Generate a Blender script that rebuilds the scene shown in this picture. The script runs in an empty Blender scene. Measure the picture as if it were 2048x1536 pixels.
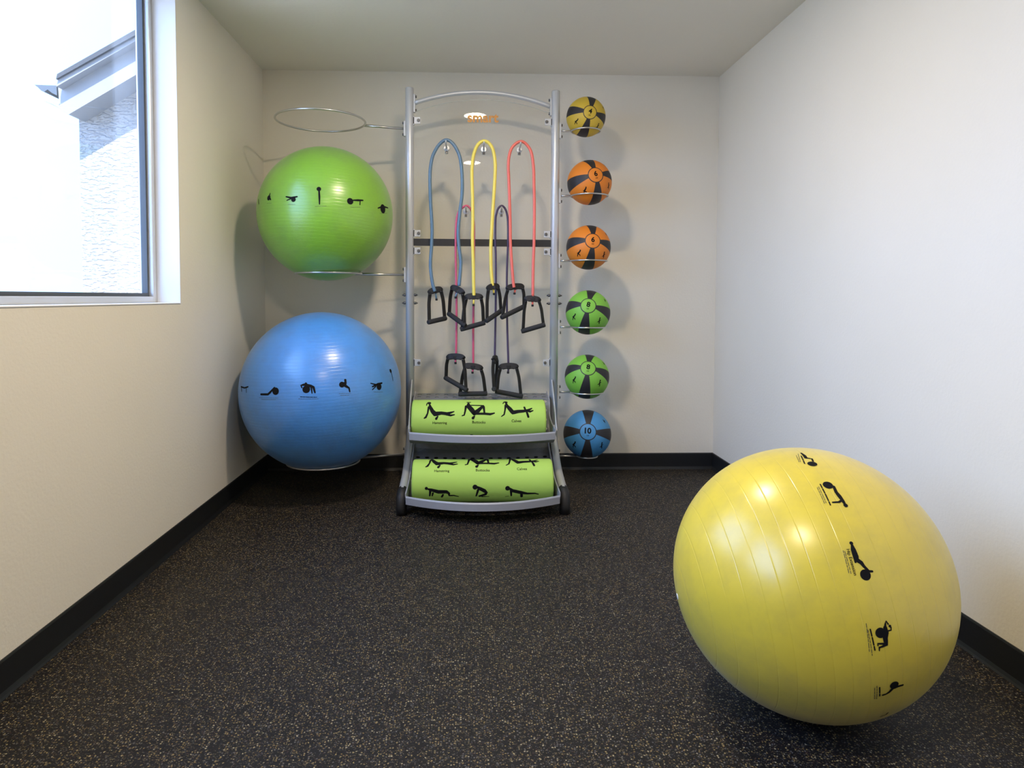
import bpy, bmesh, math, random
from mathutils import Vector, Matrix
PI = math.pi
S = bpy.context.scene
C = S.collection

# ------------------------------------------------------------------ camera
FPX, PX, PY = 1350.0, 986.6, 657.2          # focal length and principal point for a 2048 x 1536 frame
CAM = Vector((0.0, 0.0, 1.076))
CR = Matrix(((0.9994191, -0.0338895, 0.0035999),
             (0.0020336, -0.0461393, -0.9989330),
             (0.0340194, 0.9983600, -0.0460435)))   # rows: image right, image down, view direction
cd = bpy.data.cameras.new('camera')
cam = bpy.data.objects.new('camera', cd)
C.objects.link(cam)
cd.sensor_fit = 'HORIZONTAL'
cd.sensor_width = 36.0
cd.lens = FPX / 2048 * 36.0
cd.shift_x = (1024 - PX) / 2048
cd.shift_y = (PY - 768) / 2048
cd.clip_start = 0.02
rot = Matrix((CR[0], -CR[1], -CR[2])).transposed().to_4x4()
cam.matrix_world = Matrix.Translation(CAM) @ rot
S.camera = cam

def at(u, v, Y):
    """point of the plane y = Y seen at photo position (u, v)"""
    d = CR.transposed() @ Vector(((u - PX) / FPX, (v - PY) / FPX, 1.0))
    return CAM + d * (Y / d.y)

# ------------------------------------------------------------------ view, world, sun, lights
S.view_settings.view_transform = 'Standard'
S.view_settings.look = 'None'
S.view_settings.gamma = 1.0
S.view_settings.use_curve_mapping = False
S.view_settings.exposure = 0.0
S.cycles.use_denoising = True
S.cycles.max_bounces = 10
S.cycles.diffuse_bounces = 6
S.cycles.transparent_max_bounces = 16
S.cycles.sample_clamp_indirect = 6.0
S.cycles.caustics_reflective = False
S.cycles.caustics_refractive = False

W = bpy.data.worlds.new('hazy_sky')
S.world = W
W.use_nodes = True
nt = W.node_tree
nt.nodes.clear()
def wn(t): return nt.nodes.new(t)
tc = wn('ShaderNodeTexCoord')
dot = wn('ShaderNodeVectorMath'); dot.operation = 'DOT_PRODUCT'
dot.inputs[1].default_value = Vector((-0.80, -0.38, 0.42)).normalized()
nt.links.new(tc.outputs['Generated'], dot.inputs[0])
mr = wn('ShaderNodeMapRange'); mr.inputs['From Min'].default_value = 0.15; mr.inputs['From Max'].default_value = 1.0
mr.inputs['To Min'].default_value = 0.0; mr.inputs['To Max'].default_value = 1.0
nt.links.new(dot.outputs['Value'], mr.inputs['Value'])
pw = wn('ShaderNodeMath'); pw.operation = 'POWER'; pw.inputs[1].default_value = 1.6
nt.links.new(mr.outputs['Result'], pw.inputs[0])
ma = wn('ShaderNodeMath'); ma.operation = 'MULTIPLY_ADD'
SKY_LOW, SKY_HIGH = 2.25, 5.2
ma.inputs[1].default_value = SKY_HIGH; ma.inputs[2].default_value = SKY_LOW
nt.links.new(pw.outputs[0], ma.inputs[0])
bg = wn('ShaderNodeBackground'); bg.inputs['Color'].default_value = (0.53, 0.835, 1.56, 1)
nt.links.new(ma.outputs[0], bg.inputs['Strength'])
wo = wn('ShaderNodeOutputWorld'); nt.links.new(bg.outputs[0], wo.inputs['Surface'])

def light(name, kind, loc, energy, color, **kw):
    l = bpy.data.lights.new(name, kind); l.energy = energy; l.color = color
    o = bpy.data.objects.new(name, l); C.objects.link(o); o.location = loc
    for k, v in kw.items(): setattr(l, k, v)
    return o
sun = light("sun", "SUN", (2, -5, 8), 16.0, (1.0, 0.97, 0.92), angle=math.radians(0.6))
sun.rotation_euler = Vector((-0.25, 1.0, -1.4)).to_track_quat('-Z', 'Y').to_euler()

LW, RW, BW, FW, CH = -1.2542, 1.5319, 4.1752, -2.4, 2.44      # left, right, back, behind, ceiling height
WIN = [(1.50, 2.97), (-0.45, 1.10)]                            # the two windows of the left wall, along y
SILL, HEAD = 1.043, 2.405
for (y0, y1) in WIN:
    p = light('window_portal', 'AREA', (LW - 0.16, (y0 + y1) / 2, (SILL + HEAD) / 2), 1.0, (1, 1, 1), shape='RECTANGLE', size=y1 - y0, size_y=HEAD - SILL)
    p.rotation_euler = Vector((1, 0, 0)).to_track_quat('-Z', 'Y').to_euler()
    p.data.cycles.is_portal = True
LAMPS = [(0.03, 2.36), (0.0, 0.36)]
LAMP_W = 26.0

# ------------------------------------------------------------------ materials
def lin(r, g, b):
    f = lambda c: (c / 255 / 12.92) if c / 255 <= 0.04045 else ((c / 255 + 0.055) / 1.055) ** 2.4
    return (f(r), f(g), f(b), 1.0)
def mat(name, col, rough=0.5, metal=0.0, spec=0.5, bump=None, coat=0.0, var=None, sss=0.0):
    """bump = (scale, strength, distance), var = (scale, second colour)"""
    m = bpy.data.materials.new(name); m.use_nodes = True
    t = m.node_tree; b = t.nodes['Principled BSDF']
    b.inputs['Base Color'].default_value = col
    b.inputs['Roughness'].default_value = rough
    b.inputs['Metallic'].default_value = metal
    b.inputs['Specular IOR Level'].default_value = spec
    b.inputs['Coat Weight'].default_value = coat
    if bump or var:
        co = t.nodes.new('ShaderNodeTexCoord')
    if var:
        n = t.nodes.new('ShaderNodeTexNoise'); n.inputs['Scale'].default_value = var[0]; n.inputs['Detail'].default_value = 4
        t.links.new(co.outputs['Object'], n.inputs['Vector'])
        r = t.nodes.new('ShaderNodeValToRGB'); r.color_ramp.elements[0].position = 0.35; r.color_ramp.elements[1].position = 0.65
        r.color_ramp.elements[0].color = col; r.color_ramp.elements[1].color = var[1]
        t.links.new(n.outputs['Fac'], r.inputs['Fac']); t.links.new(r.outputs['Color'], b.inputs['Base Color'])
    if bump:
        n = t.nodes.new('ShaderNodeTexNoise'); n.inputs['Scale'].default_value = bump[0]; n.inputs['Detail'].default_value = 3
        t.links.new(co.outputs['Object'], n.inputs['Vector'])
        bp = t.nodes.new('ShaderNodeBump'); bp.inputs['Strength'].default_value = bump[1]; bp.inputs['Distance'].default_value = bump[2]
        t.links.new(n.outputs['Fac'], bp.inputs['Height']); t.links.new(bp.outputs['Normal'], b.inputs['Normal'])
    return m

M = {}
M['wall'] = mat('painted_wall', (0.80, 0.755, 0.655, 1), 0.75, spec=0.25, bump=(90, 0.35, 0.002), var=(1.3, (0.82, 0.775, 0.68, 1)))
M['ceiling'] = mat('painted_ceiling', (0.82, 0.79, 0.72, 1), 0.85, spec=0.2, bump=(60, 0.3, 0.002))
M['base'] = mat('black_cove_base', (0.010, 0.011, 0.013, 1), 0.42, spec=0.45, bump=(30, 0.1, 0.001))
M['frame'] = mat('window_frame_metal', (0.62, 0.63, 0.63, 1), 0.35, 0.3)
M['seal'] = mat('window_gasket', (0.075, 0.085, 0.095, 1), 0.5)
M['jamb'] = mat('window_return_paint', (0.80, 0.79, 0.78, 1), 0.7)
M['steel'] = mat('silver_powder_coat', (0.60, 0.62, 0.65, 1), 0.36, 0.35, bump=(400, 0.05, 0.0005))
M['lip'] = mat('grey_blue_painted_edge', (0.34, 0.355, 0.40, 1), 0.5, 0.15)
M['tray'] = mat('grey_sheet_metal', (0.21, 0.22, 0.24, 1), 0.45, 0.3, bump=(300, 0.05, 0.0005))
M['wire'] = mat('satin_steel_rod', (0.58, 0.58, 0.57, 1), 0.28, 0.85)
M['bolt'] = mat('dark_bolt_steel', (0.16, 0.16, 0.16, 1), 0.35, 0.8)
M['rubber'] = mat('black_rubber', (0.012, 0.012, 0.013, 1), 0.55)
M['band_black'] = mat('black_strip', (0.014, 0.014, 0.016, 1), 0.45)
M['webbing'] = mat('black_webbing', (0.012, 0.012, 0.014, 1), 0.7, bump=(500, 0.4, 0.001))
M['foamgrip'] = mat('black_foam_grip', (0.018, 0.019, 0.022, 1), 0.8, bump=(300, 0.4, 0.001))
M['print'] = mat('black_print', (0.006, 0.006, 0.007, 1), 0.75, spec=0.15)
M['print_soft'] = mat('thin_dark_print', (0.08, 0.08, 0.05, 1), 0.5)
M['orange'] = mat('orange_lettering', lin(206, 140, 60), 0.5)
M['white'] = mat('white_enamel', (0.8, 0.8, 0.78, 1), 0.4)
def tube_mat(name, c): return mat(name, c, 0.38, spec=0.5, coat=0.15)
M['t_blue'] = tube_mat('slate_blue_rubber', lin(92, 122, 146))
M['t_yellow'] = tube_mat('yellow_rubber', lin(236, 216, 92))
M['t_coral'] = tube_mat('coral_rubber', lin(232, 112, 98))
M['t_pink'] = tube_mat('pink_rubber', lin(206, 88, 120))
M['t_purple'] = tube_mat('dark_purple_rubber', lin(66, 52, 84))

def ball_mat(name, col, groove, pitch, lat=1.2):
    """burst resistant vinyl: fine parallel moulding rings round the ball's own axis (object z)"""
    m = mat(name, col, 0.29, spec=0.8, coat=0.0)
    t = m.node_tree; b = t.nodes['Principled BSDF']
    b.inputs['Sheen Weight'].default_value = 0.12
    co = t.nodes.new('ShaderNodeTexCoord'); sp = t.nodes.new('ShaderNodeSeparateXYZ')
    t.links.new(co.outputs['Object'], sp.inputs[0])
    w = t.nodes.new('ShaderNodeMath'); w.operation = 'PINGPONG'; w.inputs[1].default_value = pitch / 2
    t.links.new(sp.outputs['Z'], w.inputs[0])
    g = t.nodes.new('ShaderNodeMapRange'); g.inputs['From Min'].default_value = 0.0; g.inputs['From Max'].default_value = 0.0016
    t.links.new(w.outputs[0], g.inputs['Value'])
    # ring visible only over the middle zones, the way they are moulded
    n = t.nodes.new('ShaderNodeTexNoise'); n.inputs['Scale'].default_value = 5.0; n.inputs['Detail'].default_value = 3
    t.links.new(co.outputs['Object'], n.inputs['Vector'])
    bp = t.nodes.new('ShaderNodeBump'); bp.inputs['Strength'].default_value = groove; bp.inputs['Distance'].default_value = 0.0012
    t.links.new(g.outputs[0], bp.inputs['Height'])
    bp2 = t.nodes.new('ShaderNodeBump'); bp2.inputs['Strength'].default_value = 0.25; bp2.inputs['Distance'].default_value = 0.004
    t.links.new(n.outputs['Fac'], bp2.inputs['Height']); t.links.new(bp.outputs['Normal'], bp2.inputs['Normal'])
    t.links.new(bp2.outputs['Normal'], b.inputs['Normal'])
    # faint scuffs and dust
    n2 = t.nodes.new('ShaderNodeTexNoise'); n2.inputs['Scale'].default_value = 9.0; n2.inputs['Detail'].default_value = 8; n2.inputs['Roughness'].default_value = 0.65
    t.links.new(co.outputs['Object'], n2.inputs['Vector'])
    mx = t.nodes.new('ShaderNodeMixRGB'); mx.inputs['Color1'].default_value = col
    mx.inputs['Color2'].default_value = tuple(min(1, c * 0.82 + 0.02) for c in col[:3]) + (1,)
    r2 = t.nodes.new('ShaderNodeMapRange'); r2.inputs['From Min'].default_value = 0.45; r2.inputs['From Max'].default_value = 0.7
    t.links.new(n2.outputs['Fac'], r2.inputs['Value']); t.links.new(r2.outputs[0], mx.inputs['Fac'])
    t.links.new(mx.outputs[0], b.inputs['Base Color'])
    return m
M['b_green'] = ball_mat('green_vinyl', (0.20, 0.44, 0.035, 1), 0.25, 0.016)
M['b_blue'] = ball_mat('blue_vinyl', (0.075, 0.29, 0.74, 1), 0.25, 0.016)
M['b_yellow'] = ball_mat('yellow_vinyl', (0.70, 0.545, 0.05, 1), 0.36, 0.036)
M['m_yellow'] = mat('yellow_grip_rubber', (0.60, 0.42, 0.040, 1), 0.55, bump=(260, 0.25, 0.001))
M['m_orange'] = mat('orange_grip_rubber', (0.72, 0.215, 0.016, 1), 0.55, bump=(260, 0.25, 0.001))
M['m_green'] = mat('green_grip_rubber', (0.20, 0.50, 0.055, 1), 0.55, bump=(260, 0.25, 0.001))
M['m_blue'] = mat('blue_grip_rubber', (0.055, 0.25, 0.52, 1), 0.55, bump=(260, 0.25, 0.001))
M['m_black'] = mat('black_grip_rubber', (0.020, 0.019, 0.022, 1), 0.55, bump=(260, 0.25, 0.001))
M['roller'] = mat('lime_green_foam', (0.43, 0.66, 0.125, 1), 0.6, spec=0.25, bump=(160, 0.15, 0.001))

def glass_mat(name, tint, gloss):
    m = bpy.data.materials.new(name); m.use_nodes = True
    t = m.node_tree; t.nodes.clear()
    o = t.nodes.new('ShaderNodeOutputMaterial'); tr = t.nodes.new('ShaderNodeBsdfTransparent'); tr.inputs['Color'].default_value = tint
    gl = t.nodes.new('ShaderNodeBsdfGlossy'); gl.inputs['Roughness'].default_value = 0.015
    gl.inputs['Color'].default_value = (gloss, gloss, gloss, 1)
    fr = t.nodes.new('ShaderNodeFresnel')
    ge = t.nodes.new('ShaderNodeNewGeometry'); ir = t.nodes.new('ShaderNodeMapRange')      # same reflectance on both faces of the pane
    ir.inputs['To Min'].default_value = 1.45; ir.inputs['To Max'].default_value = 1/1.45
    t.links.new(ge.outputs['Backfacing'], ir.inputs['Value']); t.links.new(ir.outputs[0], fr.inputs['IOR'])
    mx = t.nodes.new('ShaderNodeMixShader')
    t.links.new(fr.outputs[0], mx.inputs['Fac']); t.links.new(tr.outputs[0], mx.inputs[1]); t.links.new(gl.outputs[0], mx.inputs[2])
    t.links.new(mx.outputs[0], o.inputs['Surface'])
    return m
M['glass'] = glass_mat('window_glass', (0.97, 0.985, 0.98, 1), 1.0)
M['acrylic'] = glass_mat('clear_acrylic', (0.985, 0.985, 0.98, 1), 1.0)
M['acrylic_edge'] = mat('acrylic_polished_edge', (0.52, 0.54, 0.50, 1), 0.2)
lm = bpy.data.materials.new('lamp_lens_glow'); lm.use_nodes = True
lb = lm.node_tree.nodes['Principled BSDF']; lb.inputs['Emission Color'].default_value = (1, 0.90, 0.72, 1); lb.inputs['Emission Strength'].default_value = 14.0
M['lens'] = lm

def floor_mat():
    m = bpy.data.materials.new('flecked_rubber_floor'); m.use_nodes = True
    t = m.node_tree; b = t.nodes['Principled BSDF']
    b.inputs['Roughness'].default_value = 0.6; b.inputs['Specular IOR Level'].default_value = 0.3
    co = t.nodes.new('ShaderNodeTexCoord')
    base = t.nodes.new('ShaderNodeTexNoise'); base.inputs['Scale'].default_value = 160; base.inputs['Detail'].default_value = 2
    t.links.new(co.outputs['Object'], base.inputs['Vector'])
    cr = t.nodes.new('ShaderNodeValToRGB')
    cr.color_ramp.elements[0].position = 0.35; cr.color_ramp.elements[0].color = (0.0034, 0.0032, 0.0042, 1)
    cr.color_ramp.elements[1].position = 0.7; cr.color_ramp.elements[1].color = (0.0085, 0.0078, 0.0098, 1)
    t.links.new(base.outputs['Fac'], cr.inputs['Fac'])
    last = cr.outputs['Color']
    bumpsrc = base.outputs['Fac']
    for sc, thr, keep, pal in ((150, 0.30, 0.30, [(0.25, 0.19, 0.085), (0.11, 0.105, 0.105), (0.17, 0.115, 0.045), (0.36, 0.31, 0.20)]),
                               (260, 0.34, 0.34, [(0.10, 0.085, 0.055), (0.055, 0.055, 0.062), (0.16, 0.125, 0.065), (0.065, 0.035, 0.03)])):
        warp = t.nodes.new('ShaderNodeTexNoise'); warp.inputs['Scale'].default_value = sc * 0.9
        t.links.new(co.outputs['Object'], warp.inputs['Vector'])
        wa = t.nodes.new('ShaderNodeVectorMath'); wa.operation = 'MULTIPLY_ADD'
        wa.inputs[1].default_value = (0.006, 0.006, 0.0)
        t.links.new(warp.outputs['Color'], wa.inputs[0]); t.links.new(co.outputs['Object'], wa.inputs[2])
        v = t.nodes.new('ShaderNodeTexVoronoi'); v.inputs['Scale'].default_value = sc; v.voronoi_dimensions = '2D'
        t.links.new(wa.outputs[0], v.inputs['Vector'])
        sep = t.nodes.new('ShaderNodeSeparateColor'); t.links.new(v.outputs['Color'], sep.inputs[0])
        a = t.nodes.new('ShaderNodeMath'); a.operation = 'LESS_THAN'; a.inputs[1].default_value = thr
        t.links.new(v.outputs['Distance'], a.inputs[0])
        k = t.nodes.new('ShaderNodeMath'); k.operation = 'LESS_THAN'; k.inputs[1].default_value = keep
        t.links.new(sep.outputs[0], k.inputs[0])
        mu = t.nodes.new('ShaderNodeMath'); mu.operation = 'MULTIPLY'
        t.links.new(a.outputs[0], mu.inputs[0]); t.links.new(k.outputs[0], mu.inputs[1])
        rp = t.nodes.new('ShaderNodeValToRGB'); rp.color_ramp.interpolation = 'CONSTANT'
        el = rp.color_ramp.elements
        el[0].position = 0.0; el[0].color = pal[0] + (1,); el[1].position = 0.30; el[1].color = pal[1] + (1,)
        e = el.new(0.6); e.color = pal[2] + (1,); e = el.new(0.85); e.color = pal[3] + (1,)
        t.links.new(sep.outputs[1], rp.inputs['Fac'])
        mx = t.nodes.new('ShaderNodeMixRGB')
        t.links.new(mu.outputs[0], mx.inputs['Fac']); t.links.new(last, mx.inputs['Color1']); t.links.new(rp.outputs['Color'], mx.inputs['Color2'])
        last = mx.outputs[0]
    t.links.new(last, b.inputs['Base Color'])
    bp = t.nodes.new('ShaderNodeBump'); bp.inputs['Strength'].default_value = 0.5; bp.inputs['Distance'].default_value = 0.0015
    t.links.new(bumpsrc, bp.inputs['Height']); t.links.new(bp.outputs['Normal'], b.inputs['Normal'])
    return m
M["floor"] = floor_mat()
def stucco_mat():
    m = mat('rough_white_stucco', (0.30, 0.297, 0.295, 1), 0.95, spec=0.05)
    t = m.node_tree; b = t.nodes['Principled BSDF']
    co = t.nodes.new('ShaderNodeTexCoord')
    mp = t.nodes.new('ShaderNodeMapping'); mp.inputs['Scale'].default_value = (0.6, 1, 1.5); t.links.new(co.outputs['Object'], mp.inputs['Vector'])
    n = t.nodes.new('ShaderNodeTexNoise'); n.inputs['Scale'].default_value = 24; n.inputs['Detail'].default_value = 4
    t.links.new(mp.outputs[0], n.inputs['Vector'])
    r = t.nodes.new('ShaderNodeMapRange'); r.inputs['From Min'].default_value = 0.42; r.inputs['From Max'].default_value = 0.56
    t.links.new(n.outputs['Fac'], r.inputs['Value'])
    bp = t.nodes.new('ShaderNodeBump'); bp.inputs['Strength'].default_value = 1.0; bp.inputs['Distance'].default_value = 0.010
    t.links.new(r.outputs[0], bp.inputs['Height']); t.links.new(bp.outputs['Normal'], b.inputs['Normal'])
    return m
M['stucco'] = stucco_mat()
M['fascia'] = mat('grey_fascia_paint', (0.20, 0.205, 0.215, 1), 0.6, bump=(12, 0.1, 0.004))
M['shingle'] = mat('grey_roof_shingle', (0.05, 0.055, 0.065, 1), 0.9, bump=(40, 0.5, 0.01))
M['gutter'] = mat('grey_gutter_metal', (0.06, 0.075, 0.095, 1), 0.6, 0.0)
M['ground'] = mat('pale_concrete_ground', (0.50, 0.475, 0.43, 1), 0.9, bump=(20, 0.3, 0.01))

# ------------------------------------------------------------------ mesh helpers
class MB:
    """collects vertices and faces and links them as one mesh object"""
    def __init__(s): s.v = []; s.f = []; s.mi = []; s.sm = []; s.mats = []; s.cur = 0
    def use(s, m):
        if m not in s.mats: s.mats.append(m)
        s.cur = s.mats.index(m); return s
    def add(s, vs, fs, smooth=False):
        o = len(s.v); s.v += [tuple(p) for p in vs]
        for f in fs:
            s.f.append([o + i for i in f]); s.mi.append(s.cur); s.sm.append(smooth)
        return s
    def box(s, a, b, bev=0.0):
        x0, y0, z0 = [min(p, q) for p, q in zip(a, b)]; x1, y1, z1 = [max(p, q) for p, q in zip(a, b)]
        if bev <= 0:
            vs = [(x0,y0,z0),(x1,y0,z0),(x1,y1,z0),(x0,y1,z0),(x0,y0,z1),(x1,y0,z1),(x1,y1,z1),(x0,y1,z1)]
            return s.add(vs, [(0,3,2,1),(4,5,6,7),(0,1,5,4),(1,2,6,5),(2,3,7,6),(3,0,4,7)])
        c = [(x0+x1)/2,(y0+y1)/2,(z0+z1)/2]; h = [(x1-x0)/2,(y1-y0)/2,(z1-z0)/2]
        vs = []; idx = {}
        for sx in (-1,1):
            for sy in (-1,1):
                for sz in (-1,1):
                    for ax in range(3):
                        q = [sx*(h[0]-bev), sy*(h[1]-bev), sz*(h[2]-bev)]; sg = (sx,sy,sz)
                        q[ax] = sg[ax]*h[ax]; idx[(sg,ax)] = len(vs); vs.append([q[i]+c[i] for i in range(3)])
        fs = []
        for ax in range(3):
            o1, o2 = (ax+1)%3, (ax+2)%3
            for sg in (-1,1):
                def k(a1, a2):
                    t = [0,0,0]; t[ax]=sg; t[o1]=a1; t[o2]=a2; return tuple(t)
                q = [idx[(k(-1,-1),ax)], idx[(k(1,-1),ax)], idx[(k(1,1),ax)], idx[(k(-1,1),ax)]]
                fs.append(q if sg > 0 else q[::-1])
            for s1 in (-1,1):
                for s2 in (-1,1):
                    t0=[0,0,0]; t1=[0,0,0]; t0[ax]=-1; t1[ax]=1; t0[o1]=t1[o1]=s1; t0[o2]=t1[o2]=s2
                    q = [idx[(tuple(t0),o1)], idx[(tuple(t1),o1)], idx[(tuple(t1),o2)], idx[(tuple(t0),o2)]]
                    fs.append(q if s1*s2 < 0 else q[::-1])
        for sx in (-1,1):
            for sy in (-1,1):
                for sz in (-1,1):
                    q = [idx[((sx,sy,sz),a)] for a in range(3)]
                    fs.append(q if sx*sy*sz > 0 else q[::-1])
        return s.add(vs, fs)
    def prism(s, poly, off):
        """poly: 3-D outline, off: extrusion vector"""
        n = len(poly); off = Vector(off); a = [Vector(p) for p in poly]; b = [p + off for p in a]
        return s.add(a + b, [list(range(n))[::-1], [n + i for i in range(n)]] + [(i, (i+1)%n, n+(i+1)%n, n+i) for i in range(n)])
    def tube(s, pts, r, n=14, closed=False, caps=True, flat=None):
        """round tube along pts; r a number or a list; flat = (half width, half thickness, width direction) for a strap"""
        P = [Vector(p) for p in pts]; m = len(P)
        R = r if isinstance(r, (list, tuple)) else [r] * m
        T = []
        for i in range(m):
            if closed: d = P[(i+1)%m] - P[i-1]
            else: d = P[min(i+1, m-1)] - P[max(i-1, 0)]
            T.append(d.normalized())
        up = Vector((0,0,1)) if abs(T[0].z) < 0.9 else Vector((1,0,0))
        N = (up - T[0]*up.dot(T[0])).normalized(); vs = []
        for i in range(m):
            if i: N = (N - T[i]*N.dot(T[i])).normalized()
            A = N; B = T[i].cross(N)
            if flat:
                hw, ht, wd = flat; wd = Vector(wd); A = (wd - T[i]*wd.dot(T[i])).normalized(); B = T[i].cross(A)
                hw_ = hw[i] if isinstance(hw, (list, tuple)) else hw
                for a_, b_ in ((1,.6),(.9,1),(-.9,1),(-1,.6),(-1,-.6),(-.9,-1),(.9,-1),(1,-.6)):
                    vs.append(P[i] + A*hw_*a_ + B*ht*b_)
            else:
                for k in range(n):
                    t = 2*PI*k/n; vs.append(P[i] + A*R[i]*math.cos(t) + B*R[i]*math.sin(t))
        q = 8 if flat else n; fs = []
        for i in range(m if closed else m-1):
            j = (i+1) % m
            for k in range(q): fs.append((i*q+k, i*q+(k+1)%q, j*q+(k+1)%q, j*q+k))
        s.add(vs, fs, smooth=not flat)
        if caps and not closed:
            o = len(s.v) - len(vs)
            for base, rev in ((0, True), ((m-1)*q, False)):
                f = [o+base+k for k in range(q)]
                s.f.append(f[::-1] if rev else f); s.mi.append(s.cur); s.sm.append(False)
        return s
    def cyl(s, a, b, r, n=24, r2=None, bev=0.0):
        a, b = Vector(a), Vector(b); r2 = r if r2 is None else r2
        if bev:
            d = (b-a).normalized()
            return s.tube([a, a+d*bev*.3, a+d*bev, b-d*bev, b-d*bev*.3, b], [r-bev, r-bev*.3, r, r2, r2-bev*.3, r2-bev], n)
        return s.tube([a, b], [r, r2], n)
    def sphere(s, c, r, nu=32, nv=16, zs=1.0):
        c = Vector(c); vs = [c + Vector((0,0,r*zs))]
        for i in range(1, nv):
            t = PI*i/nv
            for k in range(nu):
                p = 2*PI*k/nu; vs.append(c + Vector((r*math.sin(t)*math.cos(p), r*math.sin(t)*math.sin(p), r*zs*math.cos(t))))
        vs.append(c - Vector((0,0,r*zs))); fs = []
        for k in range(nu): fs.append((0, 1+k, 1+(k+1)%nu)); fs.append((len(vs)-1, 1+(nv-2)*nu+(k+1)%nu, 1+(nv-2)*nu+k))
        for i in range(nv-2):
            for k in range(nu): fs.append((1+i*nu+k, 1+(i+1)*nu+k, 1+(i+1)*nu+(k+1)%nu, 1+i*nu+(k+1)%nu))
        return s.add(vs, fs, True)
    def build(s, name, m=None, parent=None, loc=None):
        me = bpy.data.meshes.new(name)
        off = Vector(loc) if loc is not None else Vector((0,0,0))
        me.from_pydata([Vector(v) - off for v in s.v], [], s.f)
        for mm in (s.mats or [m]): me.materials.append(mm)
        for p, i, q in zip(me.polygons, s.mi, s.sm): p.material_index = i if s.mats else 0; p.use_smooth = q
        me.update()
        o = bpy.data.objects.new(name, me); C.objects.link(o)
        if parent is not None: o.parent = parent
        if loc is not None: o.location = off
        return o
def wrap(o, parent):
    """parent keeping world coordinates (the parent is only translated)"""
    o.parent = parent; o.location = Vector(o.location) - Vector(parent.location); return o
def thing(name, label, cat, loc=(0,0,0), group=None):
    o = bpy.data.objects.new(name, None); C.objects.link(o); o.location = loc; o.empty_display_size = 0.05
    return tag(o, label, cat, group)
def tag(o, label, cat, group=None):
    o['label'] = label; o['category'] = cat
    if group: o['group'] = group
    return o
def struct(o): o['kind'] = 'structure'; return o
def spline(pts, n=8):
    """Catmull-Rom through pts"""
    P = [Vector(p) for p in pts]; out = []
    for i in range(len(P)-1):
        p0 = P[max(i-1,0)]; p1 = P[i]; p2 = P[i+1]; p3 = P[min(i+2, len(P)-1)]
        for k in range(n):
            t = k/n
            out.append(0.5*((2*p1)+(p2-p0)*t+(2*p0-5*p1+4*p2-p3)*t*t+(3*p1-p0-3*p2+p3)*t**3))
    out.append(P[-1]); return out

# ---- flat artwork (2-D triangles) that is then wrapped on a surface
def art_stroke(pts, V, F):
    """pts: (x, y, width)"""
    q = []
    for a, b in zip(pts[:-1], pts[1:]):
        L = math.hypot(b[0]-a[0], b[1]-a[1]); n = max(1, int(L/6))
        for k in range(n): q.append([a[i]+(b[i]-a[i])*k/n for i in range(3)])
    q.append(list(pts[-1])); base = len(V)
    for i, p in enumerate(q):
        a = q[max(i-1,0)]; b = q[min(i+1,len(q)-1)]; dx, dy = b[0]-a[0], b[1]-a[1]; L = math.hypot(dx,dy) or 1
        nx, ny = -dy/L*p[2]/2, dx/L*p[2]/2
        V.append((p[0]+nx, p[1]+ny)); V.append((p[0], p[1])); V.append((p[0]-nx, p[1]-ny))
    for i in range(len(q)-1):
        o = base+i*3; F.append((o, o+1, o+4, o+3)); F.append((o+1, o+2, o+5, o+4))
    for p, e in ((q[0], 0), (q[-1], 1)): art_disc(p[0], p[1], p[2]/2, V, F, 10)
def art_disc(x, y, r, V, F, n=20):
    base = len(V); V.append((x, y))
    for rr in (0.5, 1.0):
        for k in range(n): V.append((x+r*rr*math.cos(2*PI*k/n), y+r*rr*math.sin(2*PI*k/n)))
    for k in range(n):
        F.append((base, base+1+k, base+1+(k+1)%n)); F.append((base+1+k, base+1+n+k, base+1+n+(k+1)%n, base+1+(k+1)%n))
def art_text(txt, V, F, x, y, size=None, width=None, rotv=0.0, bold=0.0):
    """text centred on (x, y); returns nothing, appends triangles"""
    cu = bpy.data.curves.new('t', 'FONT'); cu.body = txt; cu.size = 1.0; cu.align_x = 'CENTER'; cu.resolution_u = 3; cu.offset = bold
    o = bpy.data.objects.new('t', cu); C.objects.link(o)
    bpy.context.view_layer.update()
    src = o.to_mesh(); bm = bmesh.new(); bm.from_mesh(src); o.to_mesh_clear()
    bmesh.ops.triangulate(bm, faces=bm.faces[:]); bmesh.ops.subdivide_edges(bm, edges=bm.edges[:], cuts=3, use_grid_fill=True)
    me = bpy.data.meshes.new('t'); bm.to_mesh(me); bm.free()
    xs = [v.co.x for v in me.vertices]; ys = [v.co.y for v in me.vertices]
    k = (width/(max(xs)-min(xs))) if width else size/(max(ys)-min(ys))
    cx, cy = (max(xs)+min(xs))/2, (max(ys)+min(ys))/2
    ca, sa = math.cos(rotv), math.sin(rotv); base = len(V)
    for v in me.vertices:
        a, b = (v.co.x-cx)*k, (v.co.y-cy)*k; V.append((x+a*ca-b*sa, y+a*sa+b*ca))
    for p in me.polygons: F.append(tuple(base+i for i in p.vertices))
    bpy.data.meshes.remove(me); bpy.data.objects.remove(o); bpy.data.curves.remove(cu)
CAPTION = {'C0': 'Hamstring', 'C1': 'Buttocks', 'C2': 'Calves', 'T': 'Hip Extension'}
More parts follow.
